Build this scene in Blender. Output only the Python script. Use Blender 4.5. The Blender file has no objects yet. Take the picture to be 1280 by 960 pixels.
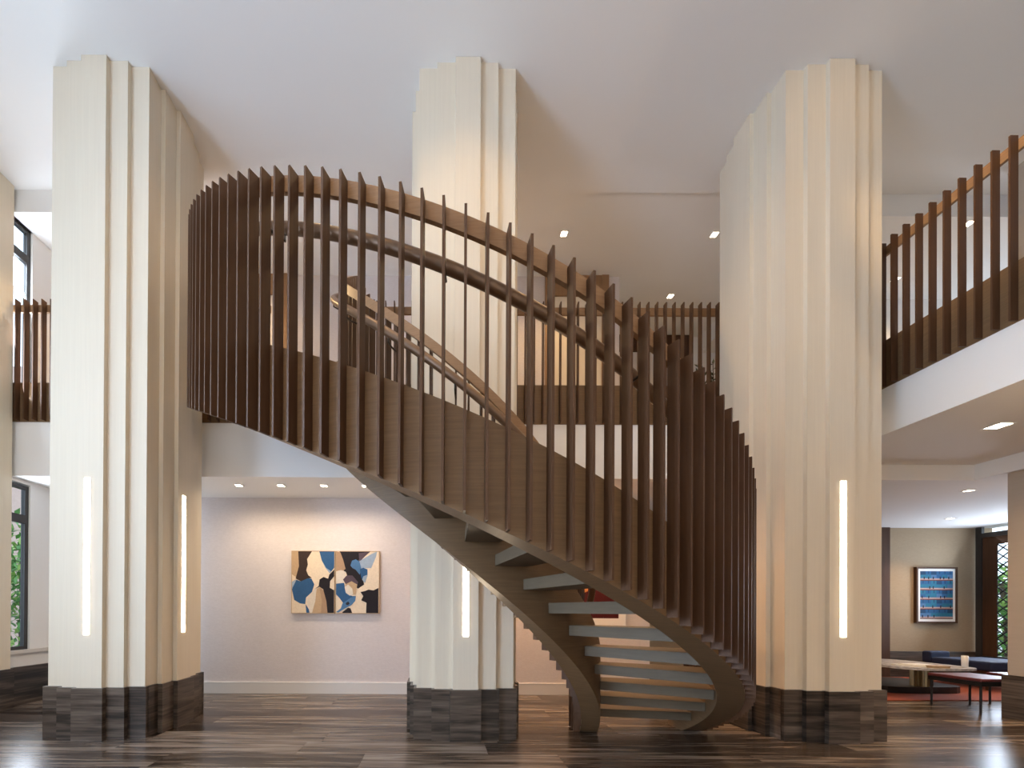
import bpy, math, random
from math import sin, cos, radians as rad, pi, hypot, atan2
from mathutils import Matrix, Vector

random.seed(11)
SC = bpy.context.scene
COL = SC.collection

# ------------------------------------------------------------------ camera
EYE = 1.15
FPX, PPX, PPY = 518.0, 546.84, 762.34
PITCH, ROLL, YAW = .0035, -.0048, .0002
fw = Vector((sin(YAW) * cos(PITCH), cos(YAW) * cos(PITCH), sin(PITCH)))
rt = Vector((cos(YAW), -sin(YAW), 0))
dn = fw.cross(rt)
r2 = rt * cos(ROLL) + dn * sin(ROLL)
d2 = rt * -sin(ROLL) + dn * cos(ROLL)
cam_data = bpy.data.cameras.new('camera')
cam = bpy.data.objects.new('camera', cam_data)
COL.objects.link(cam)
cam.matrix_world = Matrix(((r2.x, -d2.x, -fw.x, 0), (r2.y, -d2.y, -fw.y, 0), (r2.z, -d2.z, -fw.z, EYE), (0, 0, 0, 1)))
cam_data.sensor_fit = 'HORIZONTAL'
cam_data.sensor_width = 36
cam_data.lens = FPX / 1280 * 36
cam_data.shift_x = (640 - PPX) / 1280
cam_data.shift_y = (PPY - 480) / 1280
cam_data.clip_start = .05
SC.camera = cam

# ------------------------------------------------------------------ world, exposure
world = bpy.data.worlds.new('sky')
SC.world = world
world.use_nodes = True
bgn = world.node_tree.nodes['Background']
bgn.inputs['Color'].default_value = (.72, .86, 1.0, 1)
bgn.inputs['Strength'].default_value = 2.4  # sky
SC.view_settings.view_transform = 'Standard'
SC.view_settings.look = 'None'
SC.view_settings.gamma = 1
SC.view_settings.use_curve_mapping = False
SC.view_settings.exposure = 0.2


def area(name, loc, direction, sx, sy, power, color):
    d = bpy.data.lights.new(name, 'AREA')
    d.shape = 'RECTANGLE'
    d.size, d.size_y = sx, sy
    d.energy = power
    d.color = color
    o = bpy.data.objects.new(name, d)
    COL.objects.link(o)
    o.location = loc
    o.rotation_euler = Vector(direction).to_track_quat('-Z', 'Y').to_euler()
    return o


# light output and tint of every family of lights
LIT = dict(
    left=(92, (.645, .84, 1.13)),        # tall windows of the left wall
    front=(46, (.95, .96, .94)),         # added frontal fill behind the camera, no window there
    side=(60, (.80, .90, 1.04)),         # window bay beside the first column
    lounge=(58, (.73, .84, 1.0)),        # leaded window of the lounge
    soffit=(25, (1.0, .79, .56)),        # downlights under the galleries
    upper=(66, (1.0, .65, .30)),         # downlights over the upper gallery, the hidden ones added
    spots=(24, (1.0, .62, .25)),         # column spots in the high ceiling
    house=(64, (1.0, .62, .26)),         # broad downlights in the high ceiling, some added for ambient warmth
    pendants=(88, (1.0, .64, .28)),     # globe pendants added behind the viewer as warm frontal fill
    gallery_day=(46, (.76, .86, 1.0)),   # unseen end window added to brighten the upper gallery
    floor_lamps=(70, (1.0, .70, .42)),   # unseen floor lamps added to lift the right soffit
    gallery=(540, (1.0, .64, .28)),       # spot added to warm the right balustrade fins
    lounge_lamps=(85, (1.0, .66, .33)),  # downlights in the right soffits
)
# daylight coming in through the tall windows of the left wall, with other window lights and added fill
BAYS = [(1.0, 3.1), (-1.9, .2), (-4.6, -2.6)]
for (a, b), k in zip(BAYS, (.42, 3.5, .25)):           # bay outputs weighted unevenly to balance the interior tones
    area('window_daylight', (-4.98, (a + b) / 2, 2.7), (1, .0, .28), b - a, 4.0, LIT['left'][0] * k, LIT['left'][1])
area('window_daylight', (-1.0, -4.9, 2.9), (0, 1, .05), 6.0, 4.0, *LIT['front'])  # added frontal fill; the wall behind the camera is solid
area('window_daylight', (-4.98, 4.70, 4.6), (1, .1, .2), .8, 2.0, *LIT['side'])
area('window_daylight', (-4.98, 4.70, 1.7), (1, 0, 0), .8, 1.8, *LIT['side'])
area('window_daylight', (9.80, 5.45, 4.75), (-1, 0, 0), .9, 1.3, *LIT['gallery_day'])  # cool fill placed at the added end window
area('window_daylight', (9.75, 6.7, 1.6), (-1, -.5, .4), 1.0, 2.0, *LIT['lounge'])

# ------------------------------------------------------------------ materials
M = {}


def mat(name, color, rough=.5, metal=0.0, noise=None, bump=None, emit=None, spec=None, coat=None):
    """noise=(scale xyz, amount, colour2)   bump=(scale xyz, strength)"""
    m = bpy.data.materials.new(name)
    m.use_nodes = True
    nt = m.node_tree
    b = nt.nodes['Principled BSDF']
    b.inputs['Base Color'].default_value = (*color, 1)
    b.inputs['Roughness'].default_value = rough
    b.inputs['Metallic'].default_value = metal
    if spec is not None:
        b.inputs['Specular IOR Level'].default_value = spec
    if coat:
        b.inputs['Coat Weight'].default_value = coat
        b.inputs['Coat Roughness'].default_value = .15
    geo = nt.nodes.new('ShaderNodeNewGeometry')

    def tex(scale, detail=4):
        mp = nt.nodes.new('ShaderNodeMapping')
        mp.inputs['Scale'].default_value = scale
        nt.links.new(geo.outputs['Position'], mp.inputs['Vector'])
        n = nt.nodes.new('ShaderNodeTexNoise')
        n.inputs['Scale'].default_value = 1
        n.inputs['Detail'].default_value = detail
        nt.links.new(mp.outputs[0], n.inputs['Vector'])
        return n
    if noise:
        n = tex(noise[0])
        ramp = nt.nodes.new('ShaderNodeValToRGB')
        ramp.color_ramp.elements[0].position = .5 - noise[1]
        ramp.color_ramp.elements[1].position = .5 + noise[1]
        ramp.color_ramp.elements[0].color = (*noise[2], 1)
        ramp.color_ramp.elements[1].color = (*color, 1)
        nt.links.new(n.outputs['Fac'], ramp.inputs['Fac'])
        nt.links.new(ramp.outputs['Color'], b.inputs['Base Color'])
    if bump:
        n = tex(bump[0], 2)
        bp = nt.nodes.new('ShaderNodeBump')
        bp.inputs['Strength'].default_value = bump[1]
        bp.inputs['Distance'].default_value = .004
        nt.links.new(n.outputs['Fac'], bp.inputs['Height'])
        nt.links.new(bp.outputs['Normal'], b.inputs['Normal'])
    if emit:
        b.inputs['Emission Color'].default_value = (*emit[0], 1)
        b.inputs['Emission Strength'].default_value = emit[1]
    M[name] = m
    return m


def grain_mat(name, axis, stops, rough=.28, vein=1.0):
    """wood-look porcelain: long grain along X with dark veins, every piece offset by its own random"""
    m = bpy.data.materials.new(name)
    m.use_nodes = True
    nt = m.node_tree
    b = nt.nodes['Principled BSDF']
    b.inputs['Roughness'].default_value = rough
    geo = nt.nodes.new('ShaderNodeNewGeometry')
    info = nt.nodes.new('ShaderNodeObjectInfo')
    comb = nt.nodes.new('ShaderNodeCombineXYZ')
    mul = nt.nodes.new('ShaderNodeMath')
    mul.operation = 'MULTIPLY'
    mul.inputs[1].default_value = 37.0
    nt.links.new(info.outputs['Random'], mul.inputs[0])
    for i in range(3):
        nt.links.new(mul.outputs[0], comb.inputs[i])
    add = nt.nodes.new('ShaderNodeVectorMath')
    add.operation = 'ADD'
    nt.links.new(geo.outputs['Position'], add.inputs[0])
    nt.links.new(comb.outputs[0], add.inputs[1])

    def noise(scale, detail, dist):
        mp = nt.nodes.new('ShaderNodeMapping')
        mp.inputs['Scale'].default_value = scale
        nt.links.new(add.outputs[0], mp.inputs['Vector'])
        n = nt.nodes.new('ShaderNodeTexNoise')
        n.inputs['Scale'].default_value = 1
        n.inputs['Detail'].default_value = detail
        n.inputs['Distortion'].default_value = dist
        nt.links.new(mp.outputs[0], n.inputs['Vector'])
        return n
    s1 = (.9, 11, 11) if axis == 'x' else (1.3, 1.3, 16)
    s2 = (2.2, 45, 45) if axis == 'x' else (3, 3, 60)
    n1, n2 = noise(s1, 5, .6), noise(s2, 4, .2)
    mx = nt.nodes.new('ShaderNodeMix')
    mx.inputs[0].default_value = .38
    nt.links.new(n1.outputs['Fac'], mx.inputs[2])
    nt.links.new(n2.outputs['Fac'], mx.inputs[3])
    sh = nt.nodes.new('ShaderNodeMath')          # piece to piece tone
    sh.operation = 'MULTIPLY_ADD'
    sh.inputs[1].default_value = .16 * vein
    sh.inputs[2].default_value = -.08 * vein
    nt.links.new(info.outputs['Random'], sh.inputs[0])
    ad = nt.nodes.new('ShaderNodeMath')
    ad.operation = 'ADD'
    nt.links.new(mx.outputs[0], ad.inputs[0])
    nt.links.new(sh.outputs[0], ad.inputs[1])
    ramp = nt.nodes.new('ShaderNodeValToRGB')
    el = ramp.color_ramp.elements
    el[0].position, el[0].color = stops[0][0], (*stops[0][1], 1)
    el[1].position, el[1].color = stops[-1][0], (*stops[-1][1], 1)
    for p, c in stops[1:-1]:
        e = el.new(p)
        e.color = (*c, 1)
    st_ = nt.nodes.new('ShaderNodeMath')          # contrast of the veins
    st_.operation = 'MULTIPLY_ADD'
    st_.inputs[1].default_value = 1.35
    st_.inputs[2].default_value = -.175
    nt.links.new(ad.outputs[0], st_.inputs[0])
    nt.links.new(st_.outputs[0], ramp.inputs['Fac'])
    nt.links.new(ramp.outputs['Color'], b.inputs['Base Color'])
    M[name] = m


mat('ceiling_white', (.86, .85, .83), .9, bump=((9, 9, 9), .05))
mat('wall_white', (.80, .79, .77), .85, bump=((14, 14, 14), .06))
mat('column_wrap', (.735, .65, .515), .62, noise=((60, 60, 1.2), .25, (.70, .615, .487)), bump=((160, 160, 5), .12))
mat('grasscloth', (.66, .605, .595), .85, noise=((26, 26, 70), .22, (.605, .55, .54)), bump=((60, 60, 130), .5))
mat('tan_cloth', (.39, .295, .19), .85, noise=((22, 22, 60), .22, (.355, .265, .17)), bump=((40, 40, 150), .2))
mat('pier_tan', (.50, .41, .32), .8, noise=((3, 3, 40), .25, (.47, .385, .30)))
mat('baseboard_paint', (.66, .63, .60), .5)
mat('stair_wood', (.205, .122, .060), .46, noise=((5, 5, 110), .22, (.155, .091, .044)), bump=((8, 8, 220), .10), spec=.3)
mat('fin_wood', (.092, .045, .022), .48, noise=((70, 70, 3), .25, (.070, .033, .016)), bump=((160, 160, 6), .06), spec=.25)
mat('rail_wood', (.35, .205, .105), .45, noise=((8, 8, 120), .25, (.26, .145, .07)), spec=.35)
mat('tread_wood', (.145, .11, .072), .5, noise=((6, 6, 60), .25, (.12, .09, .058)), spec=.3)
mat('bronze', (.20, .115, .062), .38, .35, noise=((9, 9, 9), .3, (.16, .09, .048)))
mat('dark_bronze', (.05, .038, .03), .4, .6)
mat('door_wood', (.30, .17, .08), .4, noise=((30, 30, 2), .25, (.24, .13, .06)))
mat('dark_wood', (.085, .040, .020), .6, noise=((30, 30, 2), .25, (.06, .028, .014)), spec=.2)
mat('door_paint', (.62, .56, .52), .6)
mat('door_cream', (.74, .64, .50), .6)
mat('window_frame', (.035, .032, .032), .35)
mat('sill_stone', (.62, .58, .53), .35)
mat('black_metal', (.012, .011, .011), .4, .3)
mat('carpet', (.30, .27, .25), .95)
grain_mat('floor_plank', 'x', [(.28, (.009, .006, .005)), (.41, (.042, .029, .021)), (.50, (.095, .068, .051)), (.60, (.175, .135, .105)), (.74, (.31, .255, .21))], .25)
grain_mat('base_plank', 'z', [(.28, (.008, .006, .005)), (.42, (.034, .025, .019)), (.52, (.075, .055, .042)), (.62, (.105, .08, .061)), (.78, (.17, .132, .104))], .30)
mat('led', (1, .95, .88), .4, emit=((1, .79, .55), 18))
mat('downlight_lens', (1, .95, .88), .4, emit=((1, .84, .62), 18))
mat('opal_globe', (1, .97, .92), .4, emit=((1, .80, .55), 2))
mat('trim_white', (.82, .80, .77), .5)
mat('burgundy', (.13, .028, .028), .45, noise=((30, 30, 30), .3, (.10, .02, .022)))
mat('navy', (.024, .035, .085), .75, spec=.25, noise=((40, 40, 40), .3, (.024, .036, .08)))
mat('marble', (.62, .60, .60), .25, noise=((16, 16, 16), .18, (.34, .32, .33)))
mat('brass', (.32, .24, .13), .3, .9)
mat('rug', (.36, .085, .035), .95, noise=((9, 30, 9), .25, (.24, .05, .03)), bump=((120, 120, 120), .4))
mat('paper', (.78, .76, .72), .6)
mat('ceramic', (.82, .84, .88), .25)
mat('light_wood', (.50, .36, .22), .5, noise=((6, 6, 60), .25, (.42, .29, .17)))
mat('leaf', (.13, .30, .07), .55, noise=((6, 6, 6), .2, (.05, .15, .03)))
mat('leaf_light', (.28, .42, .10), .55)
mat('dark_leaf', (.03, .05, .022), .5)
mat('bark', (.09, .06, .04), .9)
mat('brick_wall', (.52, .38, .32), .9, noise=((9, 9, 9), .3, (.45, .32, .27)))
mat('stone_grey', (.60, .62, .66), .8)
mat('ground', (.25, .25, .24), .9)
mat('lead', (.03, .03, .032), .5, .5)
g = bpy.data.materials.new('glass')
g.use_nodes = True
gb = g.node_tree.nodes['Principled BSDF']
gb.inputs['Base Color'].default_value = (.93, .97, 1, 1)
gb.inputs['Roughness'].default_value = .02
gb.inputs['Transmission Weight'].default_value = 1
gb.inputs['IOR'].default_value = 1.05
M['glass'] = g
# paints of the two abstract pictures
for nm, c in dict(cream=(.80, .66, .50), ink=(.022, .018, .022), umber=(.05, .032, .028), blue=(.035, .105, .235), pale_blue=(.33, .41, .52),
                  sky_blue=(.085, .19, .36), sand=(.52, .36, .22), tan=(.42, .27, .17), ivory=(.72, .64, .54), plum=(.10, .07, .09),
                  red=(.26, .035, .02), maroon=(.075, .012, .014), orange=(.55, .22, .07), pink=(.48, .33, .31), teal=(.03, .17, .28),
                  cobalt=(.03, .12, .27), deep_blue=(.02, .065, .15), rust=(.16, .05, .04)).items():
    mat('paint_' + nm, c, .7, spec=.15, noise=((40, 40, 40), .35, tuple(v * .82 for v in c)))


# ------------------------------------------------------------------ helpers
WL = {}


def base_of(parent):
    return WL[parent.name] if parent else Vector((0, 0, 0))


def link(name, mesh, parent=None, origin=None):
    o = bpy.data.objects.new(name, mesh)
    COL.objects.link(o)
    p = base_of(parent)
    w = Vector(origin) if origin is not None else p.copy()
    if parent:
        o.parent = parent
    o.location = w - p
    WL[o.name] = w
    return o


def mesh(name, verts, faces, mats, parent=None, origin=None, fmat=None, smooth=False):
    """verts in world coordinates; one mesh object"""
    w = Vector(origin) if origin is not None else base_of(parent)
    me = bpy.data.meshes.new(name)
    me.from_pydata([tuple(Vector(v) - w) for v in verts], [], faces)
    for m in (mats if isinstance(mats, (list, tuple)) else [mats]):
        me.materials.append(M[m])
    if fmat:
        me.polygons.foreach_set('material_index', fmat)
    if smooth:
        me.polygons.foreach_set('use_smooth', [True] * len(me.polygons))
    me.update()
    return link(name, me, parent, w)


BOXF = [(0, 3, 2, 1), (4, 5, 6, 7), (0, 1, 5, 4), (1, 2, 6, 5), (2, 3, 7, 6), (3, 0, 4, 7)]


class MB:
    def __init__(s):
        s.v, s.f, s.m = [], [], []

    def box(s, a, b, mi=0):
        x0, y0, z0 = a
        x1, y1, z1 = b
        s.hexa([(x0, y0, z0), (x1, y0, z0), (x1, y1, z0), (x0, y1, z0), (x0, y0, z1), (x1, y0, z1), (x1, y1, z1), (x0, y1, z1)], mi)
        return s

    def hexa(s, pts, mi=0):
        n = len(s.v)
        s.v += pts
        s.f += [tuple(n + i for i in f) for f in BOXF]
        s.m += [mi] * 6
        return s

    def prism(s, poly, z0, z1, mi=0):
        n, k = len(s.v), len(poly)
        s.v += [(x, y, z0) for x, y in poly] + [(x, y, z1) for x, y in poly]
        s.f += [tuple(n + k - 1 - i for i in range(k)), tuple(n + k + i for i in range(k))]
        s.f += [(n + i, n + (i + 1) % k, n + k + (i + 1) % k, n + k + i) for i in range(k)]
        s.m += [mi] * (k + 2)
        return s

    def tube(s, pts, r, seg=10, mi=0, caps=True):
        n = len(s.v)
        pts = [Vector(p) for p in pts]
        for i, p in enumerate(pts):
            t = (pts[min(i + 1, len(pts) - 1)] - pts[max(i - 1, 0)]).normalized()
            u = t.cross(Vector((0, 0, 1)))
            if u.length < 1e-3:
                u = Vector((1, 0, 0))
            u.normalize()
            w = u.cross(t)
            s.v += [tuple(p + u * (r * cos(2 * pi * j / seg)) + w * (r * sin(2 * pi * j / seg))) for j in range(seg)]
        for i in range(len(pts) - 1):
            for j in range(seg):
                a, b = n + i * seg + j, n + i * seg + (j + 1) % seg
                s.f.append((a, b, b + seg, a + seg))
                s.m.append(mi)
        if caps:
            s.f += [tuple(n + seg - 1 - j for j in range(seg)), tuple(n + (len(pts) - 1) * seg + j for j in range(seg))]
            s.m += [mi, mi]
        return s

    def lathe(s, c, prof, seg=24, mi=0):
        n = len(s.v)
        for r, z in prof:
            s.v += [(c[0] + r * cos(2 * pi * j / seg), c[1] + r * sin(2 * pi * j / seg), c[2] + z) for j in range(seg)]
        for i in range(len(prof) - 1):
            for j in range(seg):
                a, b = n + i * seg + j, n + i * seg + (j + 1) % seg
                s.f.append((a, b, b + seg, a + seg))
                s.m.append(mi)
        s.f += [tuple(n + seg - 1 - j for j in range(seg)), tuple(n + (len(prof) - 1) * seg + j for j in range(seg))]
        s.m += [mi, mi]
        return s

    def build(s, name, mats, parent=None, origin=None, smooth=False):
        return mesh(name, s.v, s.f, mats, parent, origin, s.m, smooth)


def bevel(o, w, seg=2):
    m = o.modifiers.new('bevel', 'BEVEL')
    m.width = w
    m.segments = seg
    m.limit_method = 'ANGLE'
    return o


def box(name, a, b, m, parent=None, origin=None):
    return MB().box(a, b).build(name, m, parent, origin)


def empty(name, loc, parent=None):
    o = bpy.data.objects.new(name, None)
    COL.objects.link(o)
    p = base_of(parent)
    o.empty_display_size = .1
    if parent:
        o.parent = parent
    o.location = Vector(loc) - p
    WL[o.name] = Vector(loc)
    return o


def tag(o, label=None, cat=None, group=None, kind=None):
    for k, v in (('label', label), ('category', cat), ('group', group), ('kind', kind)):
        if v:
            o[k] = v
    return o


def struct(o, label=None):
    return tag(o, label, None, None, 'structure')


def instance(src_mesh, name, parent, wloc, rotz=0, scale=None):
    """another piece sharing mesh data"""
    o = bpy.data.objects.new(name, src_mesh)
    COL.objects.link(o)
    o.parent = parent
    o.location = Vector(wloc) - base_of(parent)
    o.rotation_euler = (0, 0, rotz)
    if scale:
        o.scale = scale
    return o


# ------------------------------------------------------------------ dimensions
CEIL = 6.081        # main ceiling
UC = 5.82           # dropped ceilings at both ends of the upper gallery
UCM = 6.11          # ceiling over the middle of the upper gallery
UW = 6.112          # back wall of the upper gallery
SOF = 2.717         # soffit under the back gallery
SOFR = 2.899        # raised soffit under the right gallery
FL2 = 3.516         # upper floor
BY = 4.85           # gallery edge
BW = 5.755          # back wall
LX = -5.045         # left wall
RX = 4.35           # right gallery edge
LY = 7.576          # lounge wall
WX = 9.849          # lounge window wall
FY = -5.0           # wall behind the camera
COLX = [-3.076, .2517, 3.579]
COLY = 3.747        # plane of the column corner bands
HW = .4374          # half width of a column
CY = COLY + HW

# ------------------------------------------------------------------ floor: base slab and porcelain planks
fl = empty('floor', (0, 0, 0))
struct(fl, 'wood-look porcelain plank floor of the double-height lobby')
MB().box((LX - .2, FY - .2, -.12), (WX + .3, LY + .2, -.004)).box((LX, FY, -.01), (WX + .1, 2.449, 0)).build('subfloor', 'floor_plank', fl)
pm = bpy.data.meshes.new('plank')
e = .0015
pm.from_pydata([(0, 0, -.006), (1, 0, -.006), (1, 1, -.006), (0, 1, -.006), (0, 0, 0), (1, 0, 0), (1, 1, 0), (0, 1, 0)], [], BOXF)
pm.materials.append(M['floor_plank'])
PW, PL = .297, 1.55
y, row = 2.452, 0
while y < LY:
    x = LX - random.uniform(.1, 1.5)
    if row == 4:
        x = LX - .62
    while x < WX:
        x0, x1 = max(x, LX), min(x + PL, WX)
        if x1 - x0 > .05:
            instance(pm, 'floor_plank', fl, (x0 + .0012, y + .0012, random.uniform(-.0006, 0)), 0, (x1 - x0 - .0024, min(PW, LY - y) - .0024, 1))
        x += PL
    y += PW
    row += 1

# ------------------------------------------------------------------ walls, ceilings, slabs
# left wall with tall windows
mb = MB()
T = .10
x0, x1 = LX - T, LX
VIS = (4.30, 5.13)                                   # the bay seen beside the first column
edges = sorted([(a, b) for a, b in BAYS] + [VIS])
yy = FY
for (a, b) in edges:
    mb.box((x0, yy, 0), (x1, a, CEIL))
    if (a, b) == VIS:
        mb.box((x0, a, 0), (x1, b, .64)).box((x0, a, 2.68), (x1, b, FL2 + .1))
        mb.box((x0, a, UC), (x1, b, CEIL))
    else:
        mb.box((x0, a, 0), (x1, b, .64)).box((x0, a, 5.75), (x1, b, CEIL))
    yy = b
mb.box((x0, yy, 0), (x1, UW + .2, CEIL))
wl = struct(mb.build('wall_left', 'wall_white'), 'white left wall with dark framed windows')
pil = struct(box('wall_left_pier', (LX, 3.3, .0), (-4.955, 4.815, CEIL), 'column_wrap'), 'plain pale pier standing at the left window wall')
box('base_tile', (LX, 3.28, 0), (-4.93, 4.835, .4585), 'base_plank', pil)


def wall_window(name, ya, yb, za, zb, mull, label):
    w = empty(name, (LX - .05, (ya + yb) / 2, za))
    struct(w, label)
    X0, X1, t = LX - .075, LX - .025, .045
    m = MB()
    m.box((X0, ya, za), (X1, ya + t, zb)).box((X0, yb - t, za), (X1, yb, zb)).box((X0, ya + t, za), (X1, yb - t, za + t)).box((X0, ya + t, zb - t), (X1, yb - t, zb))
    m.build('window_frame', 'window_frame', w)
    for z in mull:
        box('mullion', (X0, ya + t, z - .05), (X1, yb - t, z + .05), 'window_frame', w)
    if yb - ya > 1.2:
        ym = (ya + yb) / 2
        box('mullion', (X0, ym - .04, za + t), (X1, ym + .04, zb - t), 'window_frame', w)
    zz = [za + t] + list(mull) + [zb - t]
    for i in range(len(zz) - 1):
        a = zz[i] + (.05 if i else 0)
        b = zz[i + 1] - (.05 if i < len(zz) - 2 else 0)
        box('window_pane', (LX - .054, ya + t, a), (LX - .047, yb - t, b), 'glass', w)
    return w


wall_window('window_1', VIS[0], VIS[1], .655, 2.665, [2.255], 'dark framed lower window with a transom at the far left')
wall_window('window_2', VIS[0], VIS[1], FL2 + .12, UC - .005, [5.455], 'dark framed upper window with a transom at the far left')
for i, (a, b) in enumerate(BAYS):
    wall_window('window_%d' % (i + 3), a, b, .655, 5.745, [2.3, 4.4], 'tall dark framed window in the left wall')
struct(box('trim_1', (LX - .02, VIS[0], .62), (LX + .05, BW - .005, .66), 'sill_stone'), 'pale stone sill below the left window')
struct(box('baseboard_left', (LX, 4.836, 0), (LX + .03, BW - .03, .4585), 'base_plank'), 'tall wood-look tile base under the left window')

# back walls
struct(box('wall_back', (LX - T, BW, 0), (2.95, BW + .15, SOF + .05), 'grasscloth'), 'woven pale wallcovering wall behind the staircase')
struct(box('baseboard_back', (LX, BW - .016, 0), (2.95, BW, .15), 'baseboard_paint'), 'painted baseboard along the back wall')
struct(box('trim_2', (LX, BW - .019, .15), (2.95, BW, .16), 'trim_white'), 'thin white top edge of the back baseboard')
struct(box('wall_upper_back', (LX - T, UW, FL2), (2.67, UW + .15, UCM + .05), 'grasscloth'), 'pale wallcovering wall of the upper gallery')
struct(box('wall_upper_return', (2.52, UW + .15, FL2), (2.67, 7.435, UCM + .05), 'wall_white'), 'return wall of the upper passage')
struct(box('wall_upper_far', (2.52, 7.435, FL2), (5.2, 7.585, UCM + .05), 'wall_white'), 'far wall of the upper passage')
struct(box('wall_upper_side', (5.2, 6.14, FL2), (WX + .3, 6.29, UC + .05), 'wall_white'), 'white wall behind the right gallery')
struct(MB().box((5.2, 6.29, FL2), (5.35, 7.585, UCM + .05)).build('wall_upper_jog', 'wall_white'), 'short jog of the upper far wall')
struct(box('wall_passage', (2.8, BW + .15, 0), (2.95, LY + .15, SOF + .02), 'wall_white'), 'end wall of the lower passage')
struct(box('wall_lounge', (2.95, LY, 0), (WX + .3, LY + .15, SOF + .05), 'tan_cloth'), 'tan wallcovering wall of the lounge')
struct(box('baseboard_lounge', (8.23, LY - .03, 0), (WX, LY, .463), 'base_plank'), 'tall wood-look base of the lounge wall')
struct(box('trim_3', (8.07, LY - .05, 0), (8.224, LY, SOF), 'dark_wood'), 'dark wood post at the lounge wall')
struct(box('wall_front', (LX - T, FY - .2, 0), (WX + .3, FY, CEIL), 'wall_white'), 'wall behind the viewer')
struct(MB().box((WX + .1, FY, 0), (WX + .3, 4.9, CEIL)).box((WX + .1, 4.9, 0), (WX + .3, 6.2, 4.0)).box((WX + .1, 4.9, 5.55), (WX + .3, 6.2, CEIL)).box((WX + .1, 6.0, SOF), (WX + .3, 6.2, 5.55)).build('wall_right', 'wall_white'), 'right end wall')
w10 = empty('window_10', (WX + .15, 5.45, 4.0))  # unseen window put in to bring cool light to the upper gallery
struct(w10, 'end window of the upper gallery')
MB().box((WX + .12, 4.9, 4.0), (WX + .2, 4.96, 5.55)).box((WX + .12, 5.94, 4.0), (WX + .2, 6.0, 5.55)).box((WX + .12, 4.96, 4.0), (WX + .2, 5.94, 4.06)).box((WX + .12, 4.96, 5.49), (WX + .2, 5.94, 5.55)).build('window_frame', 'window_frame', w10)
box('window_pane', (WX + .15, 4.96, 4.06), (WX + .156, 5.94, 5.49), 'glass', w10)

# ceilings
struct(box('ceiling', (LX - T, FY - .2, CEIL), (WX + .3, BY + .005, CEIL + .15), 'ceiling_white'), 'high white lobby ceiling')
struct(box('ceiling_upper_left', (LX - T, BY + .005, UC), (-3.6, LY + .2, CEIL + .15), 'ceiling_white'), 'dropped ceiling over the left end of the upper gallery')
struct(box('ceiling_upper', (-3.6, BY + .005, UCM), (4.7, LY + .2, CEIL + .15), 'ceiling_white'), 'ceiling over the middle of the upper gallery')
struct(box('ceiling_upper_right', (4.7, BY + .005, UC), (WX + .3, LY + .2, CEIL + .15), 'ceiling_white'), 'dropped ceiling over the right end of the upper gallery')

# gallery slabs
struct(box('floor_upper_back', (LX, BY + .01, SOF), (WX + .3, LY + .15, FL2), 'ceiling_white'), 'white edge and soffit of the back gallery')
struct(box('floor_upper_right', (RX + .01, FY, SOFR), (6.30, BY + .01, FL2), 'ceiling_white'), 'white edge and soffit of the right gallery')
struct(box('floor_upper_far_right', (6.30, FY, SOF), (WX + .1, BY + .01, FL2), 'ceiling_white'), 'soffit beyond the right pier')
struct(box('floor_upper_carpet', (LX, BY + .12, FL2), (WX + .1, LY, FL2 + .008), 'carpet'), 'grey carpet of the upper gallery')
pr = struct(box('wall_pier_right', (6.36, 3.75, 0), (7.2, 4.62, CEIL), 'pier_tan'), 'smooth tan pier at the right edge')
box('base_tile', (6.33, 3.72, 0), (7.23, 4.65, .475), 'base_plank', pr)


# ------------------------------------------------------------------ stepped columns
def column(cx, label):
    c = empty('column', (cx, CY, 0))
    struct(c, label)
    box('column_shaft', (cx - HW, CY - HW, 0), (cx + HW, CY + HW, CEIL), 'column_wrap', c)
    D = .025
    for q in range(4):
        R = Matrix.Rotation(q * pi / 2, 4, 'Z')

        def local(name, xa, xb, ya, yb, z0, z1, m):
            b = MB().box((xa, ya, z0), (xb, yb, z1))
            b.v = [tuple(R @ Vector(v) + Vector((cx, CY, 0))) for v in b.v]
            return b.build(name, m, c)
        local('stepped_panel', -.275, .275, -HW - .042, -HW, .02, CEIL - .001, 'column_wrap')
        local('centre_panel', -.112, .112, -HW - .083, -HW - .042, .02, CEIL - .002, 'column_wrap')
        H = .4585
        local('base_tile', -.137, .137, -HW - .083 - D, -HW - .04, 0, H, 'base_plank')
        for s in (-1, 1):
            a, b = sorted((s * .1375, s * .300))
            local('base_tile', a, b, -HW - .042 - D, -HW - .001, 0, H - .002, 'base_plank')
            lim = HW + D if q % 2 == 0 else HW
            a, b = sorted((s * .3005, s * lim))
            local('base_tile', a, b, -HW - D, -HW + .01, 0, H + .001, 'base_plank')
    return c


cols = [column(COLX[0], 'pale stepped column left of the curved stair'),
        column(COLX[1], 'pale stepped column standing inside the curve of the stair'),
        column(COLX[2], 'pale stepped column right of the curved stair')]


def linear_light(c, side, z0, z1, label):
    """slim vertical light let into a column's centre band; side 0 front, 1 right"""
    w = .024
    t = empty('linear_light', (c.x, c.y, z0))
    tag(t, label, 'wall light', 'slim vertical lights in the columns')
    if side == 0:
        box('housing', (c.x - w - .008, c.y - .002, z0 - .008), (c.x + w + .008, c.y + .004, z1 + .008), 'trim_white', t)
        box('diffuser', (c.x - w, c.y - .006, z0), (c.x + w, c.y - .001, z1), 'led', t)
    else:
        box('housing', (c.x - .004, c.y - w - .008, z0 - .008), (c.x + .002, c.y + w + .008, z1 + .008), 'trim_white', t)
        box('diffuser', (c.x + .001, c.y - w, z0), (c.x + .006, c.y + w, z1), 'led', t)


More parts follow.
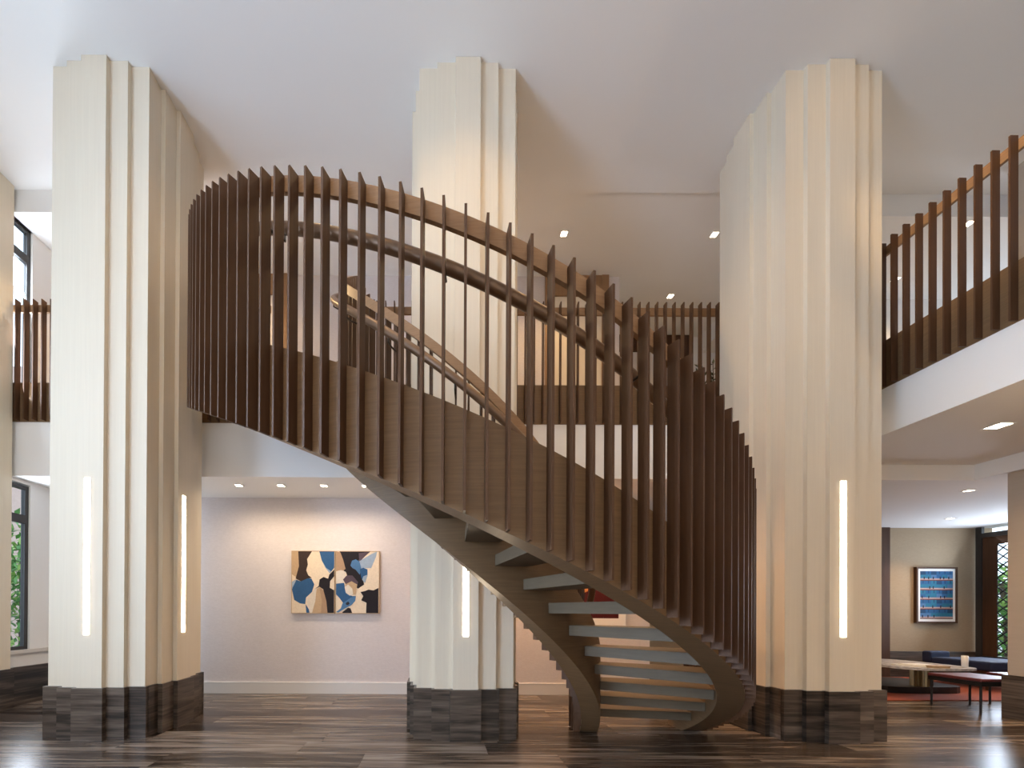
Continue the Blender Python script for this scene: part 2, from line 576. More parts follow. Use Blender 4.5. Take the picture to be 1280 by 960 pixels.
FRONT = COLY - .083
linear_light(Vector((COLX[0] - .025, FRONT, 0)), 0, .93, 2.313, 'vertical light strip in the front of the left column')
linear_light(Vector((COLX[0] + HW + .083, 4.166, 0)), 1, .93, 2.297, 'vertical light strip in the stair-facing side of the left column')
linear_light(Vector((COLX[1] + .0, FRONT, 0)), 0, .93, 2.313, 'vertical light strip in the middle column, half covered by the stair')
linear_light(Vector((COLX[2] + .008, FRONT, 0)), 0, .94, 2.318, 'vertical light strip in the front of the right column')

# ------------------------------------------------------------------ the curved staircase
SX, SY = .23, CY
st = empty('spiral_staircase', (SX, SY, 0))
tag(st, 'dark bronze-brown curved staircase with open treads and vertical fin balustrades', 'staircase')
PH_TOP = -100.4


def zb(a):
    return 1.545 - .018 * max(a, PH_TOP)


def P(r, a, z):
    return (SX + r * sin(rad(a)), SY - r * cos(rad(a)), z)


def helix(name, r0, r1, lo, hi, a0, a1, m, parent, step=1.5, clip=True):
    n = int(abs(a1 - a0) / step) + 1
    v, f = [], []
    for i in range(n + 1):
        a = a0 + (a1 - a0) * i / n
        z0, z1 = zb(a) + lo, zb(a) + hi
        if clip:
            z0, z1 = max(z0, .001), max(z1, .01)
        v += [P(r0, a, z0), P(r1, a, z0), P(r1, a, z1), P(r0, a, z1)]
    for i in range(n):
        k = 4 * i
        for j in range(4):
            f.append((k + j, k + 4 + j, k + 4 + (j + 1) % 4, k + (j + 1) % 4))
    f += [(0, 1, 2, 3), (4 * n + 3, 4 * n + 2, 4 * n + 1, 4 * n)]
    o = mesh(name, v, f, m, parent)
    me = o.data
    me.polygons.foreach_set('use_smooth', [True] * len(me.polygons))
    me.set_sharp_from_angle(angle=rad(40))
    return o


END = 92.2
OUT_END = -106.6
IN_END = -122.0
outer = helix('outer_stringer', 2.15, 2.31, 0, .475, OUT_END, END, 'stair_wood', st)
inner = helix('inner_stringer', 1.16, 1.32, -.105, .475, IN_END, END, 'stair_wood', st)


def fin_mesh(h):
    me = bpy.data.meshes.new('fin')
    t, w = .006, .030
    me.from_pydata([(-t, -w, 0), (t, -w, 0), (t, w, 0), (-t, w, 0), (-t, -w, h), (t, -w, h), (t, w, h), (-t, w, h)], [], BOXF)
    me.materials.append(M['fin_wood'])
    return me


FH = 1.352
fm = fin_mesh(FH)


def put_fin(parent, r, a, lo=0):
    z = zb(a) + lo
    h = FH - lo
    me = fm if lo == 0 else fm_in
    if z < 0:
        me = fin_mesh(h + z)
        z = .001
    instance(me, 'fin', parent, P(r, a, z), rad(a))


fm_in = fin_mesh(FH + .105)
a = -43.03 + 2.37 * -26
while a < END:
    put_fin(outer, 2.3405, a, .0)
    a += 2.37
a = -43.03 + 2.37 * -32
while a < END:
    put_fin(inner, 1.1295, a, -.105)
    a += 4.74
helix('top_rail', 2.286, 2.3102, 1.275, 1.36, OUT_END, END, 'rail_wood', st)
helix('top_rail', 1.1598, 1.184, 1.275, 1.36, IN_END, END, 'rail_wood', st)


def handrail(r, a0, a1, inward):
    n = int(abs(a1 - a0) / 1.6)
    pts = [P(r, a0 + (a1 - a0) * i / n, zb(a0 + (a1 - a0) * i / n) + 1.163) for i in range(n + 1)]
    h = MB().tube(pts, .031, 14).build('handrail', 'bronze', st, smooth=True)
    q = 1.157 if inward else 2.313               # edge of the fin that carries the bracket
    k = -24
    while -43.03 + 2.37 * k < a1:
        a = -43.03 + 2.37 * k
        z = zb(a) + 1.163
        MB().tube([P(r, a, z - .02), P(r, a, z - .07), P(r + (q - r) * .4, a, z - .085), P(q, a, z - .085)], .007, 8).build('handrail_bracket', 'dark_bronze', h)
        k += 10


handrail(2.215, -99, 88, False)
handrail(1.255, -99, 88, True)

# treads: radial boards let into both stringers
TA, TR = 9.13, .1644
for j in range(-8, 12):
    b0, z = 7.3 - TA * j, 1.543 + TR * j
    b1 = b0 + TA + 1.6
    pts = []
    seg = 3
    ring = [(1.325, b0 + (b1 - b0) * i / seg) for i in range(seg + 1)] + [(2.145, b1 - (b1 - b0) * i / seg) for i in range(seg + 1)]
    MB().prism([P(r, a, 0)[:2] for r, a in ring][::-1], z - .075, z).build('tread', 'tread_wood', st)
ring = [(1.325, -94.5 - i * 4) for i in range(7)]
poly = [P(r, a, 0)[:2] for r, a in [(1.325, -94.0), (1.325, -100), (1.325, -106), (1.325, -112)]]
poly += [(SX - 1.325 * .85, BY + .005), (SX - 2.145 * .945, BY + .005)]
poly += [P(r, a, 0)[:2] for r, a in [(2.145, -104), (2.145, -99), (2.145, -94.0)]]
MB().prism(poly, FL2 - .16, FL2).build('landing', 'tread_wood', st)


# ------------------------------------------------------------------ gallery balustrades
def balustrade(label, a, b, first, facing):
    """straight fin balustrade from a to b (x,y); fins on the side 'facing'"""
    a, b = Vector(a), Vector(b)
    d = (b - a).normalized()
    n = Vector(facing)
    t = empty('balustrade', (a.x, a.y, FL2 - .166))
    tag(t, label, 'balustrade', 'fin balustrades of the upper gallery')

    def slab(name, off0, off1, z0, z1, m):
        p = [a + n * off0, b + n * off0, b + n * off1, a + n * off1]
        mb_ = MB()
        mb_.hexa([(q.x, q.y, z0) for q in p] + [(q.x, q.y, z1) for q in p])
        return mb_.build(name, m, t)
    slab('kick_panel', 0, -.02, 3.35, 3.808, 'stair_wood')
    slab('top_rail', 0, -.025, 4.637, 4.722, 'rail_wood')
    L = (b - a).length
    k = first
    me = bpy.data.meshes.new('fin')
    tt = .006
    me.from_pydata([(-tt, -.06, 0), (tt, -.06, 0), (tt, 0, 0), (-tt, 0, 0), (-tt, -.06, 1.395), (tt, -.06, 1.395), (tt, 0, 1.395), (-tt, 0, 1.395)], [], BOXF)
    me.materials.append(M['fin_wood'])
    rz = atan2(n.x, -n.y)
    while k < L:
        p = a + d * k
        instance(me, 'fin', t, (p.x, p.y, 3.355), rz)
        k += .1018
    return t


balustrade('dark fin balustrade of the back gallery between middle and right columns', (SX - 1.16 * .82, BY), (RX, BY), (1.011 - SX + 1.16 * .82) % .1018, (0, -1))
balustrade('dark fin balustrade of the back gallery behind the left column', (LX + .005, BY), (SX - 2.31 * .958, BY), (-4.908 - LX - .005) % .1018, (0, -1))
balustrade('dark fin balustrade along the right gallery edge', (RX, -1.0), (RX, BY - .065), (3.955 + 1.0) % .1025, (-1, 0))


# ------------------------------------------------------------------ recessed lights
def downlight(x, y, z, label, power, group, spot=115, target=None, sz=.037, color=(1, .74, .48)):
    t = empty('recessed_downlight', (x, y, z))
    tag(t, label, 'ceiling light', group)
    m = MB()
    o, i = sz + .012, sz
    for (p, q) in (((x - o, y - o), (x + o, y - i)), ((x - o, y + i), (x + o, y + o)), ((x - o, y - i), (x - i, y + i)), ((x + i, y - i), (x + o, y + i))):
        m.box((*p, z - .006), (*q, z + .002))
    m.build('trim_ring', 'trim_white', t)
    box('lens', (x - i, y - i, z - .004), (x + i, y + i, z + .002), 'downlight_lens', t)
    if power:
        d = bpy.data.lights.new('downlight_beam', 'SPOT')
        d.energy = power
        d.color = color
        d.spot_size = rad(spot)
        d.spot_blend = .8
        d.shadow_soft_size = .05
        s = bpy.data.objects.new('downlight_beam', d)
        COL.objects.link(s)
        s.parent = t
        s.location = (0, 0, -.02)
        if target:
            s.rotation_euler = (Vector(target) - Vector((x, y, z))).to_track_quat('-Z', 'Y').to_euler()


GS = 'downlights under the back gallery'
for x, lab in ((-2.491, 'square downlight in the low soffit nearest the left column'), (-1.965, 'square downlight in the low soffit, second from the left column'),
               (-1.427, 'square downlight in the low soffit above the two-part painting'), (-.908, 'square downlight in the low soffit, half hidden by the stair underside'),
               (.9, 'square downlight hidden behind the stair, right of the middle column'), (1.6, 'square downlight hidden behind the stair above the red picture'), (2.1, 'square downlight hidden behind the stair at the wall end')):
    downlight(x, 5.18, SOF, lab, LIT['soffit'][0] * (1 if x < 0 else 2.6), GS, 165, color=LIT['soffit'][1] if x < 0 else (1.0, .56, .26))
GU = 'downlights over the upper gallery'
U, UCOL = LIT['upper']
downlight(1.636, 5.415, UCM, 'bright square downlight over the upper gallery near the middle column', U, GU, color=UCOL)
downlight(3.609, 5.416, UCM, 'bright square downlight over the upper gallery touching the right column', U, GU, color=UCOL)
downlight(3.629, 6.478, UCM, 'bright square downlight deep over the upper passage above the fin balustrade', U, GU, color=UCOL)
downlight(-3.2, 5.35, UCM, 'square downlight over the upper gallery hidden behind the left column', U * 2.0, GU, 160, color=UCOL)  # added lamp, out of sight, lifting the upper back wall
downlight(.35, 5.4, UCM, 'square downlight over the upper gallery hidden behind the middle column', U * 1.2, GU, 150, color=UCOL)  # another added lamp for the upper back wall
downlight(6.33, 4.94, UC, 'bright square downlight seen through the right balustrade, higher one', U * .6, GU, color=UCOL)
downlight(6.373, 5.77, UC, 'bright square downlight seen through the right balustrade, lower one', U * .6, GU, color=UCOL)
GR = 'downlights in the right soffits'
U, UCOL = LIT['lounge_lamps']
downlight(5.2, 3.84, SOFR, 'large square downlight in the raised soffit under the right gallery', U, GR, 150, sz=.06, color=UCOL)
downlight(5.2, 1.6, SOFR, 'square downlight under the right gallery out of frame, nearer the viewer', U, GR, 150, sz=.06, color=UCOL)
downlight(6.737, 5.253, SOF, 'square downlight in the lounge ceiling, nearer one', U, GR, 150, color=UCOL)
downlight(8.421, 6.80, SOF, 'square downlight in the lounge ceiling near the blue print', U, GR, color=UCOL)
GM = 'downlights in the high ceiling'
U, UCOL = LIT['spots']
downlight(.35, 2.3, CEIL, 'square spot in the high ceiling aimed at the middle column', U * 2.0, GM, 84, (.2, 3.7, 3.5), color=UCOL)
downlight(3.5, 2.2, CEIL, 'square spot in the high ceiling aimed at the right column', U, GM, 112, (3.55, 3.7, 4.7), color=UCOL)
U, UCOL = LIT['house']
for q, (x, yq) in enumerate(((-1.3, 2.9), (1.9, 2.9), (-1.3, .3), (1.9, .3), (3.7, -1.5))):  # out-of-frame lamps; those near the viewer are added for warm ambient light
    downlight(x, yq, CEIL, ['square downlight in the high ceiling over the stair, left one', 'square downlight in the high ceiling over the stair, right one', 'square downlight in the high ceiling above the viewer, left one',
                            'square downlight in the high ceiling above the viewer, right one', 'square downlight in the high ceiling behind the viewer'][q], U, GM, 140, color=UCOL)


downlight(1.3, 1.9, CEIL, 'square spot in the high ceiling aimed at the right balustrade', LIT['gallery'][0], GM, 27, (4.3, 3.25, 4.62), color=LIT['gallery'][1])  # unseen spot added to light the fins of the right gallery

# floor lamps added out of frame to lift the right gallery soffit
for q, (x, yq) in enumerate(((5.4, 1.7), (5.6, -.8))):
    t = empty('floor_lamp', (x, yq, 0))
    tag(t, 'linen shaded floor lamp under the right gallery, %s' % ('nearer the right column', 'farther from the right column')[q], 'floor lamp', 'floor lamps under the right gallery')
    MB().lathe((x, yq, 0), [(.15, 0), (.15, .02), (.02, .03)], 20).build('base', 'black_metal', t)
    MB().tube([(x, yq, .02), (x, yq, 1.35)], .012, 8).build('pole', 'black_metal', t)
    n_ = 24
    v_ = [(x + r_ * cos(2 * pi * j / n_), yq + r_ * sin(2 * pi * j / n_), z_) for r_, z_ in ((.20, 1.35), (.16, 1.65)) for j in range(n_)]
    mesh('lamp_shade', v_, [(j, (j + 1) % n_, n_ + (j + 1) % n_, n_ + j) for j in range(n_)], 'paper', t)
    d = bpy.data.lights.new('bulb', 'POINT')
    d.energy, d.color, d.shadow_soft_size = LIT['floor_lamps'][0], LIT['floor_lamps'][1], .05
    o = bpy.data.objects.new('bulb', d)
    COL.objects.link(o)
    o.parent = t
    o.location = (0, 0, 1.52)

# opal globe pendants added out of frame behind the viewer for warm frontal fill
U, UCOL = LIT['pendants']
for q, x in enumerate((-3.4, -1.1, 1.2, 3.4)):
    t = empty('pendant_lamp', (x, -2.6, 2.75))
    tag(t, 'opal globe pendant lamp behind the viewer, %s from the window wall' % ('first', 'second', 'third', 'fourth')[q], 'pendant lamp', 'globe pendants behind the viewer')
    MB().lathe((x, -2.6, 2.75), [(.20 * cos(rad(k)), .20 * sin(rad(k))) for k in range(-80, 81, 20)], 20).build('lamp_shade', 'opal_globe', t, smooth=True)
    MB().tube([(x, -2.6, 2.95), (x, -2.6, CEIL)], .008, 6).build('rod', 'black_metal', t)
    d = bpy.data.lights.new('pendant_glow', 'POINT')
    d.energy, d.color, d.shadow_soft_size = U, UCOL, .24
    o = bpy.data.objects.new('pendant_glow', d)
    COL.objects.link(o)
    o.parent = t
    o.visible_camera = True


# ------------------------------------------------------------------ pictures on the walls
def poly_patch(mb_, pts, y, mi):
    n = len(mb_.v)
    mb_.v += [(x, y, z) for x, z in pts]
    mb_.f.append(tuple(range(n, n + len(pts))))
    mb_.m.append(mi)


def abstract(name, x0, x1, z0, z1, shapes, wpx, hpx, label, frame='light_wood', ground='cream', fr=.008, depth=.035, yw=BW, group=None):
    t = empty(name, ((x0 + x1) / 2, yw, z0))
    tag(t, label, 'picture', group)
    yf = yw - depth
    fm_ = MB()
    fm_.box((x0, yf - .004, z0), (x0 + fr, yw - .001, z1)).box((x1 - fr, yf - .004, z0), (x1, yw - .001, z1))
    fm_.box((x0 + fr, yf - .004, z0), (x1 - fr, yw - .001, z0 + fr)).box((x0 + fr, yf - .004, z1 - fr), (x1 - fr, yw - .001, z1))
    fm_.build('picture_frame', frame, t)
    cv = box('canvas', (x0 + fr, yf, z0 + fr), (x1 - fr, yw - .002, z1 - fr), 'paint_' + ground, t)
    for k, (c, pts) in enumerate(shapes):
        yk = yf - .0006 - .0003 * k
        q = [(x0 + fr + (x1 - x0 - 2 * fr) * min(max(u / wpx, 0), 1), z1 - fr - (z1 - z0 - 2 * fr) * min(max(v / hpx, 0), 1)) for u, v in pts]
        n = len(q)
        v = [(x, yk, z) for x, z in q] + [(x, yf + .001, z) for x, z in q]
        f = [tuple(range(n)), tuple(range(2 * n - 1, n - 1, -1))] + [(i, i + n, (i + 1) % n + n, (i + 1) % n) for i in range(n)]
        mesh('paint_patch', v, f, 'paint_' + c, cv)
    return t


left_shapes = [
    ('sand', [(0, 0), (75, 0), (85, 180), (60, 320), (30, 300), (0, 280)]),
    ('umber', [(75, 0), (245, 0), (185, 95), (195, 160), (175, 230), (200, 290), (245, 320), (190, 330), (110, 365), (45, 330), (85, 180)]),
    ('blue', [(335, 0), (520, 0), (520, 195), (470, 260), (420, 200), (365, 110)]),
    ('pale_blue', [(365, 110), (420, 200), (480, 240), (465, 265), (410, 200)]),
    ('pale_blue', [(0, 370), (50, 340), (60, 360), (25, 430), (0, 450)]),
    ('blue', [(0, 460), (55, 345), (110, 365), (200, 325), (240, 330), (275, 400), (235, 530), (175, 560), (165, 640), (100, 630), (30, 590)]),
    ('ivory', [(175, 560), (240, 500), (300, 440), (290, 600), (250, 745), (215, 745)]),
    ('blue', [(170, 640), (210, 700), (220, 745), (180, 745)]),
    ('sand', [(305, 460), (345, 430), (400, 480), (430, 620), (440, 745), (250, 745), (290, 600)]),
    ('tan', [(340, 440), (400, 480), (430, 620), (440, 745), (360, 745), (370, 600)]),
    ('ink', [(285, 455), (330, 420), (340, 340), (390, 310), (445, 330), (460, 280), (520, 220), (520, 300), (470, 360), (465, 440), (520, 470), (520, 745), (440, 745), (425, 600), (385, 460), (340, 430)])]
right_shapes = [
    ('ink', [(0, 0), (420, 0), (280, 100), (300, 200), (330, 330), (345, 400), (270, 450), (160, 370), (120, 250), (100, 270), (40, 0)]),
    ('plum', [(275, 20), (420, 0), (350, 60), (285, 130)]),
    ('tan', [(0, 0), (50, 10), (85, 100), (115, 210), (90, 230), (40, 230), (0, 240)]),
    ('pale_blue', [(430, 30), (500, 0), (490, 60), (430, 200), (300, 200), (280, 120)]),
    ('sky_blue', [(175, 170), (195, 110), (240, 95), (285, 120), (310, 200), (290, 280), (240, 220), (200, 200)]),
    ('blue', [(290, 215), (330, 195), (385, 215), (385, 290), (355, 380), (310, 320)]),
    ('pale_blue', [(335, 300), (385, 280), (375, 330), (350, 380), (320, 340)]),
    ('ivory', [(0, 245), (60, 225), (115, 245), (110, 310), (90, 330), (100, 400), (0, 380)]),
    ('blue', [(0, 390), (100, 380), (110, 440), (120, 500), (200, 540), (240, 540), (240, 580), (200, 640), (100, 640), (40, 560), (0, 520)]),
    ('plum', [(85, 340), (130, 290), (200, 290), (270, 370), (260, 410), (190, 360), (120, 400)]),
    ('sand', [(110, 400), (190, 360), (260, 400), (240, 520), (190, 530), (120, 490)]),
    ('ivory', [(105, 430), (150, 400), (200, 450), (210, 520), (170, 535), (120, 500)]),
    ('sky_blue', [(60, 690), (80, 630), (180, 560), (245, 540), (235, 600), (190, 650), (110, 690), (30, 740), (0, 735)]),
    ('ink', [(80, 735), (150, 680), (180, 690), (200, 745), (80, 745)]),
    ('ink', [(120, 625), (150, 605), (170, 630), (150, 650), (125, 645)]),
    ('ink', [(300, 490), (350, 480), (400, 460), (460, 470), (520, 440), (520, 745), (370, 745), (375, 620), (310, 590), (335, 540)])]
GP = 'the two-part abstract painting'
abstract('abstract_painting', -2.018, -1.418, 1.113, 1.978, left_shapes, 520, 745, 'left panel of the blue, black and cream abstract pair', group=GP)
abstract('abstract_painting', -1.408, -.802, 1.113, 1.978, right_shapes, 525, 745, 'right panel of the blue, black and cream abstract pair', group=GP)
red_shapes = [('ink', [(0, 0), (45, 0), (52, 40), (44, 100), (0, 100)]), ('red', [(60, 0), (100, 0), (100, 60), (62, 58), (56, 30)]),
              ('orange', [(47, 10), (55, 8), (53, 60), (48, 62)]), ('orange', [(70, 34), (78, 33), (79, 36), (70, 37)]), ('orange', [(70, 40), (77, 39), (78, 42), (70, 43)])]
abstract('red_picture', 1.50, 2.604, .964, 2.1, red_shapes, 100, 100, 'dark red picture in a white frame seen between the stair treads', 'trim_white', 'maroon', .10, .03)


def blue_print():
    x0, x1, z0, z1 = 8.707, 9.454, .978, 1.999
    t = empty('framed_print', ((x0 + x1) / 2, LY, z0))
    tag(t, 'framed print of blue blocks in five rows on the lounge wall', 'picture')
    y = LY - .05
    f, m = .03, .045
    b = MB()
    b.box((x0, y, z0), (x0 + f, LY - .001, z1)).box((x1 - f, y, z0), (x1, LY - .001, z1)).box((x0 + f, y, z0), (x1 - f, LY - .001, z0 + f)).box((x0 + f, y, z1 - f), (x1 - f, LY - .001, z1))
    b.build('picture_frame', 'dark_wood', t)
    box('mat_board', (x0 + f, y + .012, z0 + f), (x1 - f, LY - .002, z1 - f), 'paper', t)
    gx0, gx1, gz0, gz1 = x0 + f + m, x1 - f - m, z0 + f + m, z1 - f - m
    pr_ = MB()
    names = ['paint_teal', 'paint_cobalt', 'paint_deep_blue', 'paint_rust', 'paint_pink', 'paint_sky_blue', 'paint_ink']
    rh, cw = (gz1 - gz0) / 5, (gx1 - gx0) / 6
    yy_ = y + .0115
    rnd = random.Random(4)

    def cell(a, b_, c, d, mi, dy=0):
        poly_patch(pr_, [(a, c), (b_, c), (b_, d), (a, d)], yy_ - dy, mi)
    for r in range(5):
        zz = gz0 + r * rh
        for c in range(6):
            xa = gx0 + c * cw
            cell(xa, xa + cw, zz + rh * .25, zz + rh * .62, rnd.choice([0, 5, 0, 1]))
            cell(xa, xa + cw, zz + rh * .62, zz + rh, rnd.choice([1, 1, 2, 0]))
            cell(xa + cw * .45, xa + cw * .62, zz + rh * .7, zz + rh, 2, .0004)
            if rnd.random() < .7:
                q = xa + cw * rnd.uniform(.1, .7)
                cell(q, q + cw * .2, zz + rh * .15, zz + rh * .42, 6, .0004)
        cell(gx0, gx1, zz + rh * .1, zz + rh * .25, 4)
        cell(gx0, gx1, zz, zz + rh * .1, 3)
    pr_.build('print_sheet', names, t)


blue_print()


# ------------------------------------------------------------------ doors of the upper floor
def upper_door(name, xa, xb, top, label, leaf):
    d = empty(name, ((xa + xb) / 2, UW, FL2 + .008))
    struct(d, label)
    y0, y1 = UW - .04, UW - .001
    z0 = FL2 + .008
    box('door_frame', (xa, y0, z0), (xa + .1, y1, UCM), 'door_wood', d)
    box('door_frame', (xb - .1, y0, z0), (xb, y1, UCM), 'door_wood', d)
    box('door_frame', (xa + .1, y0, top), (xb - .1, y1, top + .16), 'door_wood', d)
    box('door_frame', (xa + .1, y0 + .01, top + .17), (xb - .1, y1, UCM), 'door_wood', d)
    lf = box('door_leaf', (xa + .1, y0 + .02, z0), (xb - .1, y1, top - .004), leaf, d)
    MB().tube([(xa + .17, y0 - .03, 4.45), (xa + .28, y0 - .03, 4.45)], .011, 8).tube([(xa + .18, y0 + .02, 4.45), (xa + .18, y0 - .03, 4.45)], .012, 8).build('door_handle', 'black_metal', lf)


upper_door('door_1', -3.2, -2.233, 5.80, 'wood framed pale door of the upper gallery behind the stair fins', 'door_paint')
upper_door('door_2', 1.565, 2.50, 5.80, 'wood framed cream door of the upper gallery right of the middle column', 'door_cream')
pd = empty('door_3', (3.9, 7.43, FL2 + .008))
struct(pd, 'dark wood framed opening at the end of the upper passage')
ZF = FL2 + .008
MB().box((3.0, 7.385, 5.82), (4.515, 7.434, UCM)).box((4.12, 7.385, ZF), (4.515, 7.434, 5.82)).box((3.0, 7.385, ZF), (3.12, 7.434, 5.82)).build('door_frame', 'dark_wood', pd)
box('door_leaf', (3.12, 7.405, ZF), (4.12, 7.433, 5.81), 'door_paint', pd)

pl = empty('potted_plant', (4.14, 6.2, FL2 + .008))
tag(pl, 'dark twiggy potted plant on the upper gallery beside the right column', 'plant')
MB().lathe((4.14, 6.2, FL2 + .008), [(.10, 0), (.14, .25), (.15, .34), (.13, .34), (.12, .30)], 16).build('pot', 'stone_grey', pl)
mbp, mbl = MB(), MB()
for k in range(14):
    aa = random.uniform(0, 6.28)
    l = random.uniform(.7, 1.05)
    p0 = Vector((4.14, 6.2, FL2 + .33))
    p1 = p0 + Vector((cos(aa) * .1, sin(aa) * .1, l * .6))
    p2 = p0 + Vector((cos(aa) * .24, sin(aa) * .24, l))
    mbp.tube([p0, p1, p2], .006, 5)
    for q in range(7):
        c = p1.lerp(p2, random.random())
        dd = Vector((random.uniform(-1, 1), random.uniform(-1, 1), random.uniform(-.3, 1))).normalized()
        s = dd.cross(Vector((.3, .2, 1))).normalized() * .018
        n = len(mbl.v)
        mbl.v += [tuple(c), tuple(c + dd * .05 + s), tuple(c + dd * .10), tuple(c + dd * .05 - s)]
        mbl.f.append((n, n + 1, n + 2, n + 3))
        mbl.m.append(0)
mbp.build('stem', 'bark', pl)
tag(mbl.build('foliage', 'dark_leaf', pl), kind='stuff')

# ------------------------------------------------------------------ lounge window wall and furniture
wn = empty('window_9', (WX, 7.0, 0))
struct(wn, 'dark framed leaded glass window of the lounge')
Y0, Y1 = 5.75, LY - .03
MB().box((WX - .05, 7.46, 0), (WX + .0, Y1, SOF - .003)).box((WX - .05, Y0, 2.52), (WX + .06, 7.46, 2.60)).box((WX - .05, Y0, 0), (WX + .06, 7.46, .40)).build('window_frame', 'window_frame', wn)
box('mullion', (WX - .03, 7.27, .40), (WX - .012, 7.46, 2.52), 'dark_wood', wn)
box('mullion', (WX - .03, 6.85, .40), (WX + .05, 6.95, 2.52), 'dark_wood', wn)
box('mullion', (WX - .03, 6.95, 2.38), (WX + .05, 7.27, 2.52), 'dark_wood', wn)
box('mullion', (WX - .03, Y0, .40), (WX + .05, 5.85, 2.52), 'dark_wood', wn)
box('window_pane', (WX - .024, 6.95, .42), (WX - .018, 7.27, 2.38), 'glass', wn)
box('window_pane', (WX + .01, 5.85, .42), (WX + .016, 6.85, 2.50), 'glass', wn)
lat = MB()
nz = 13
hz = (2.38 - .42) / nz
for k in range(-2, nz + 2):
    for s in (1, -1):
        za, zb_ = .42 + k * hz, .42 + (k + 2) * hz
        pa, pb = (6.95, za if s == 1 else zb_), (7.27, zb_ if s == 1 else za)
        # keep the bar inside the pane
        lo, hi = 0.0, 1.0
        dz = pb[1] - pa[1]
        for lim, sg in ((.42, 1), (2.38, -1)):
            t0 = (lim - pa[1]) / dz
            if (dz > 0) == (sg == 1):
                lo = max(lo, t0)
            else:
                hi = min(hi, t0)
        if hi - lo > .02:
            f_ = lambda t: (WX - .030, pa[0] + (pb[0] - pa[0]) * t, pa[1] + dz * t)
            lat.tube([f_(lo), f_(hi)], .010, 5)
lat.tube([(WX - .030, 7.11, .42), (WX - .030, 7.11, 2.38)], .006, 5)
tag(lat.build('lead_lattice', 'lead', wn), kind='stuff')
struct(box('wall_window_right', (WX + .06, Y0 - .2, 0), (WX + .3, Y0, SOF), 'wall_white'), 'wall beside the lounge window')

tag(box('rug', (5.9, 5.47, 0), (9.2, 7.45, .012), 'rug'), 'rust red rug on the lounge floor under the low table', 'rug')


def stool(x0, x1, y0, y1, label):
    t = empty('upholstered_stool', ((x0 + x1) / 2, (y0 + y1) / 2, 0))
    tag(t, label, 'stool', 'burgundy stools in the lounge')
    bevel(box('seat', (x0, y0, .368), (x1, y1, .405), 'burgundy', t), .012, 3)
    box('seat_frame', (x0 + .004, y0 + .004, .318), (x1 - .004, y1 - .004, .368), 'black_metal', t)
    for (px_, py_) in ((x0 + .025, y0 + .025), (x1 - .025, y0 + .025), (x0 + .025, y1 - .025), (x1 - .025, y1 - .025)):
        MB().tube([(px_, py_, 0), (px_, py_, .32)], .011, 8).build('leg', 'black_metal', t)


stool(6.225, 6.76, 4.74, 5.265, 'burgundy leather stool on thin black legs beside the right pier')
stool(7.05, 7.58, 4.80, 5.33, 'burgundy leather stool mostly hidden behind the right pier')

tb = empty('coffee_table', (7.0, 6.0, .012))
tag(tb, 'low table with rough-edged grey stone top on a black plinth', 'table')


def blob(cx, cy, rx, ry, n, jag, p=3.0, seed=1):
    rnd = random.Random(seed)
    out = []
    for i in range(n):
        a_ = 2 * pi * i / n
        c_, s_ = cos(a_), sin(a_)
        k = (abs(c_) ** p + abs(s_) ** p) ** (-1 / p) * (1 + rnd.uniform(-jag, jag))
        out.append((cx + rx * k * c_, cy + ry * k * s_))
    return out


MB().prism(blob(6.74, 6.02, .50, .60, 60, .016, 4, 3), .40, .43).build('table_top', 'marble', tb)
MB().prism(blob(7.0, 6.36, .60, .46, 40, 0, 5), .012, .105).build('plinth', 'black_metal', tb)
ped = []
for i in range(36):
    a_ = 2 * pi * i / 36
    k = .13 + (.025 if i % 2 else 0)
    ped.append((6.98 + k * .62 * cos(a_), 6.0 + k * .62 * sin(a_)))
MB().prism(ped, .105, .40).build('pedestal', 'brass', tb)
box('support_panel', (7.10, 5.98, .105), (7.16, 6.04, .40), 'dark_wood', tb)
mg = bevel(box('magazine', (6.40, 5.60, .430), (6.72, 5.85, .442), 'paper'), .002, 1)
tag(mg, 'white magazine lying on the stone table nearest the right column', 'magazine')
mg2 = bevel(box('magazine', (6.46, 5.62, .4425), (6.76, 5.82, .454), 'paper'), .002, 1)
tag(mg2, 'white magazine on top of another at the stone table', 'magazine')
tr = empty('wooden_box', (6.66, 5.52, .430))
tag(tr, 'small pale wooden box on the front of the stone table', 'box')
box('box_body', (6.56, 5.46, .430), (6.76, 5.56, .452), 'light_wood', tr)
box('lid', (6.555, 5.455, .4525), (6.765, 5.565, .461), 'light_wood', tr)
cp = MB().lathe((7.13, 5.60, .430), [(.026, 0), (.031, .005), (.033, .155), (.029, .155), (.027, .012)], 20).build('cup', 'ceramic', None, (7.13, 5.60, .430), True)
tag(cp, 'tall white cup standing on the stone table', 'cup')

ch = empty('lounge_chair', (8.55, 6.45, .012))
tag(ch, 'low navy lounge chair with a short side back behind the burgundy stool', 'chair')
bevel(box('seat', (8.15, 6.1, .30), (9.0, 6.85, .44), 'navy', ch), .03, 3)
bevel(box('backrest', (8.15, 6.86, .34), (8.5, 6.98, .53), 'navy', ch), .03, 3)
box('seat_frame', (8.18, 6.13, .26), (8.97, 6.95, .30), 'dark_wood', ch)
for sx_ in (8.22, 8.92):
    for sy_ in (6.18, 6.9):
        box('leg', (sx_ - .02, sy_ - .02, .012), (sx_ + .02, sy_ + .02, .26), 'dark_wood', ch)

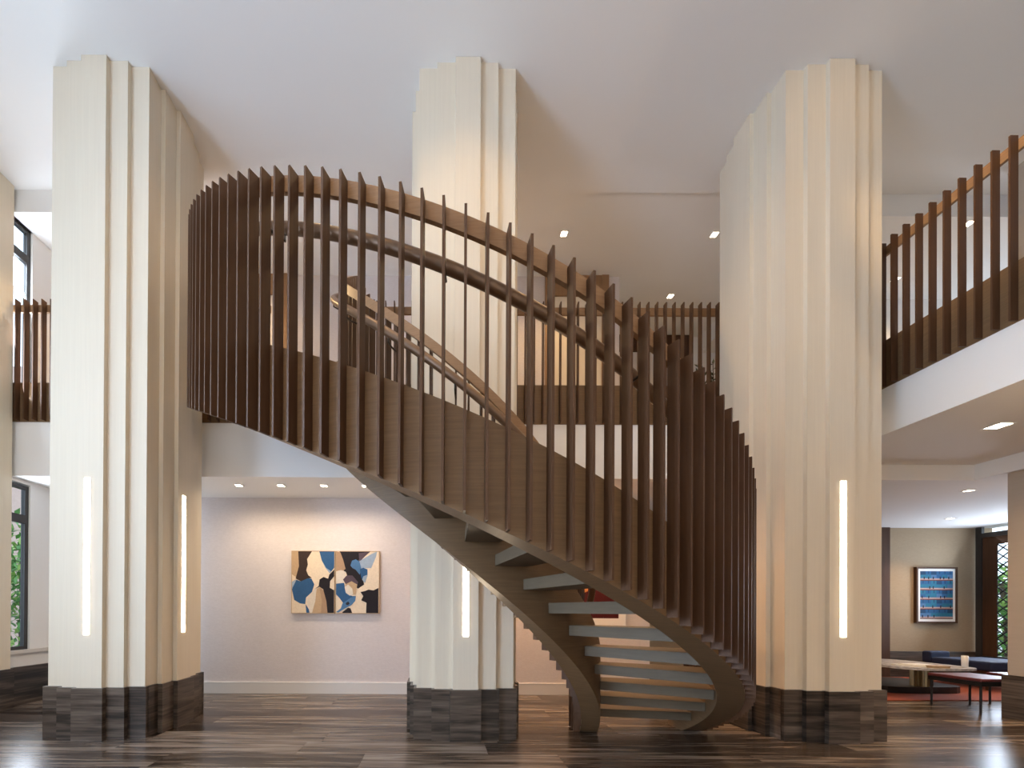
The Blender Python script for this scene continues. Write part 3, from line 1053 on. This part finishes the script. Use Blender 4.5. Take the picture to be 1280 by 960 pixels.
# ------------------------------------------------------------------ outside the windows
struct(box('ground', (-40, -20, -.4), (LX - .3, 40, -.15), 'ground'), 'street ground outside the left windows')
bld = empty('brick_building', (-13, 15, -.15))
tag(bld, 'brick building seen through the upper left window', 'building')
box('wall', (-20, 12.0, -.15), (-11.8, 22, 8.2), 'brick_wall', bld)
box('wall', (-11.7, 12.5, -.15), (-9.6, 22, 9.5), 'stone_grey', bld)
for zz in (1.0, 3.6, 6.0):
    for xx in (-19, -16.8, -14.6):
        w_ = box('window', (xx, 11.93, zz), (xx + 1.2, 12.0, zz + 1.6), 'window_frame', bld)
        box('pane', (xx + .08, 11.92, zz + .08), (xx + 1.12, 11.93, zz + 1.52), 'ceramic', w_)


def tree(x, y, h, r, label, seed, lm):
    rnd = random.Random(seed)
    t = empty('garden_tree', (x, y, -.15))
    tag(t, label, 'tree')
    MB().tube([(x, y, -.15), (x + .05, y, h * .5), (x, y + .05, h * .8)], .05, 8).build('trunk', 'bark', t)
    m = MB()
    for i in range(1500):
        u = Vector((rnd.gauss(0, 1), rnd.gauss(0, 1), rnd.gauss(0, 1))).normalized() * (rnd.random() ** .4)
        c = Vector((x + u.x * r, y + u.y * r, h * .55 + u.z * h * .52))
        d = Vector((rnd.uniform(-1, 1), rnd.uniform(-1, 1), rnd.uniform(-1, 1))).normalized()
        s = d.cross(Vector((.2, .3, 1))).normalized() * .04
        n = len(m.v)
        m.v += [tuple(c), tuple(c + d * .07 + s), tuple(c + d * .16), tuple(c + d * .07 - s)]
        m.f.append((n, n + 1, n + 2, n + 3))
        m.m.append(i % 3 == 0)
    tag(m.build('foliage', lm, t), kind='stuff')


tree(-7.5, 7.45, 2.7, .75, 'leafy green tree outside the lower left window', 5, ['leaf', 'leaf_light'])
tree(12.6, 9.2, 2.3, 1.1, 'leafy green tree outside the leaded lounge window', 8, ['leaf', 'leaf_light'])
struct(box('ground_right', (WX + .3, 3, -.4), (30, 20, -.15), 'ground'), 'ground outside the lounge window')
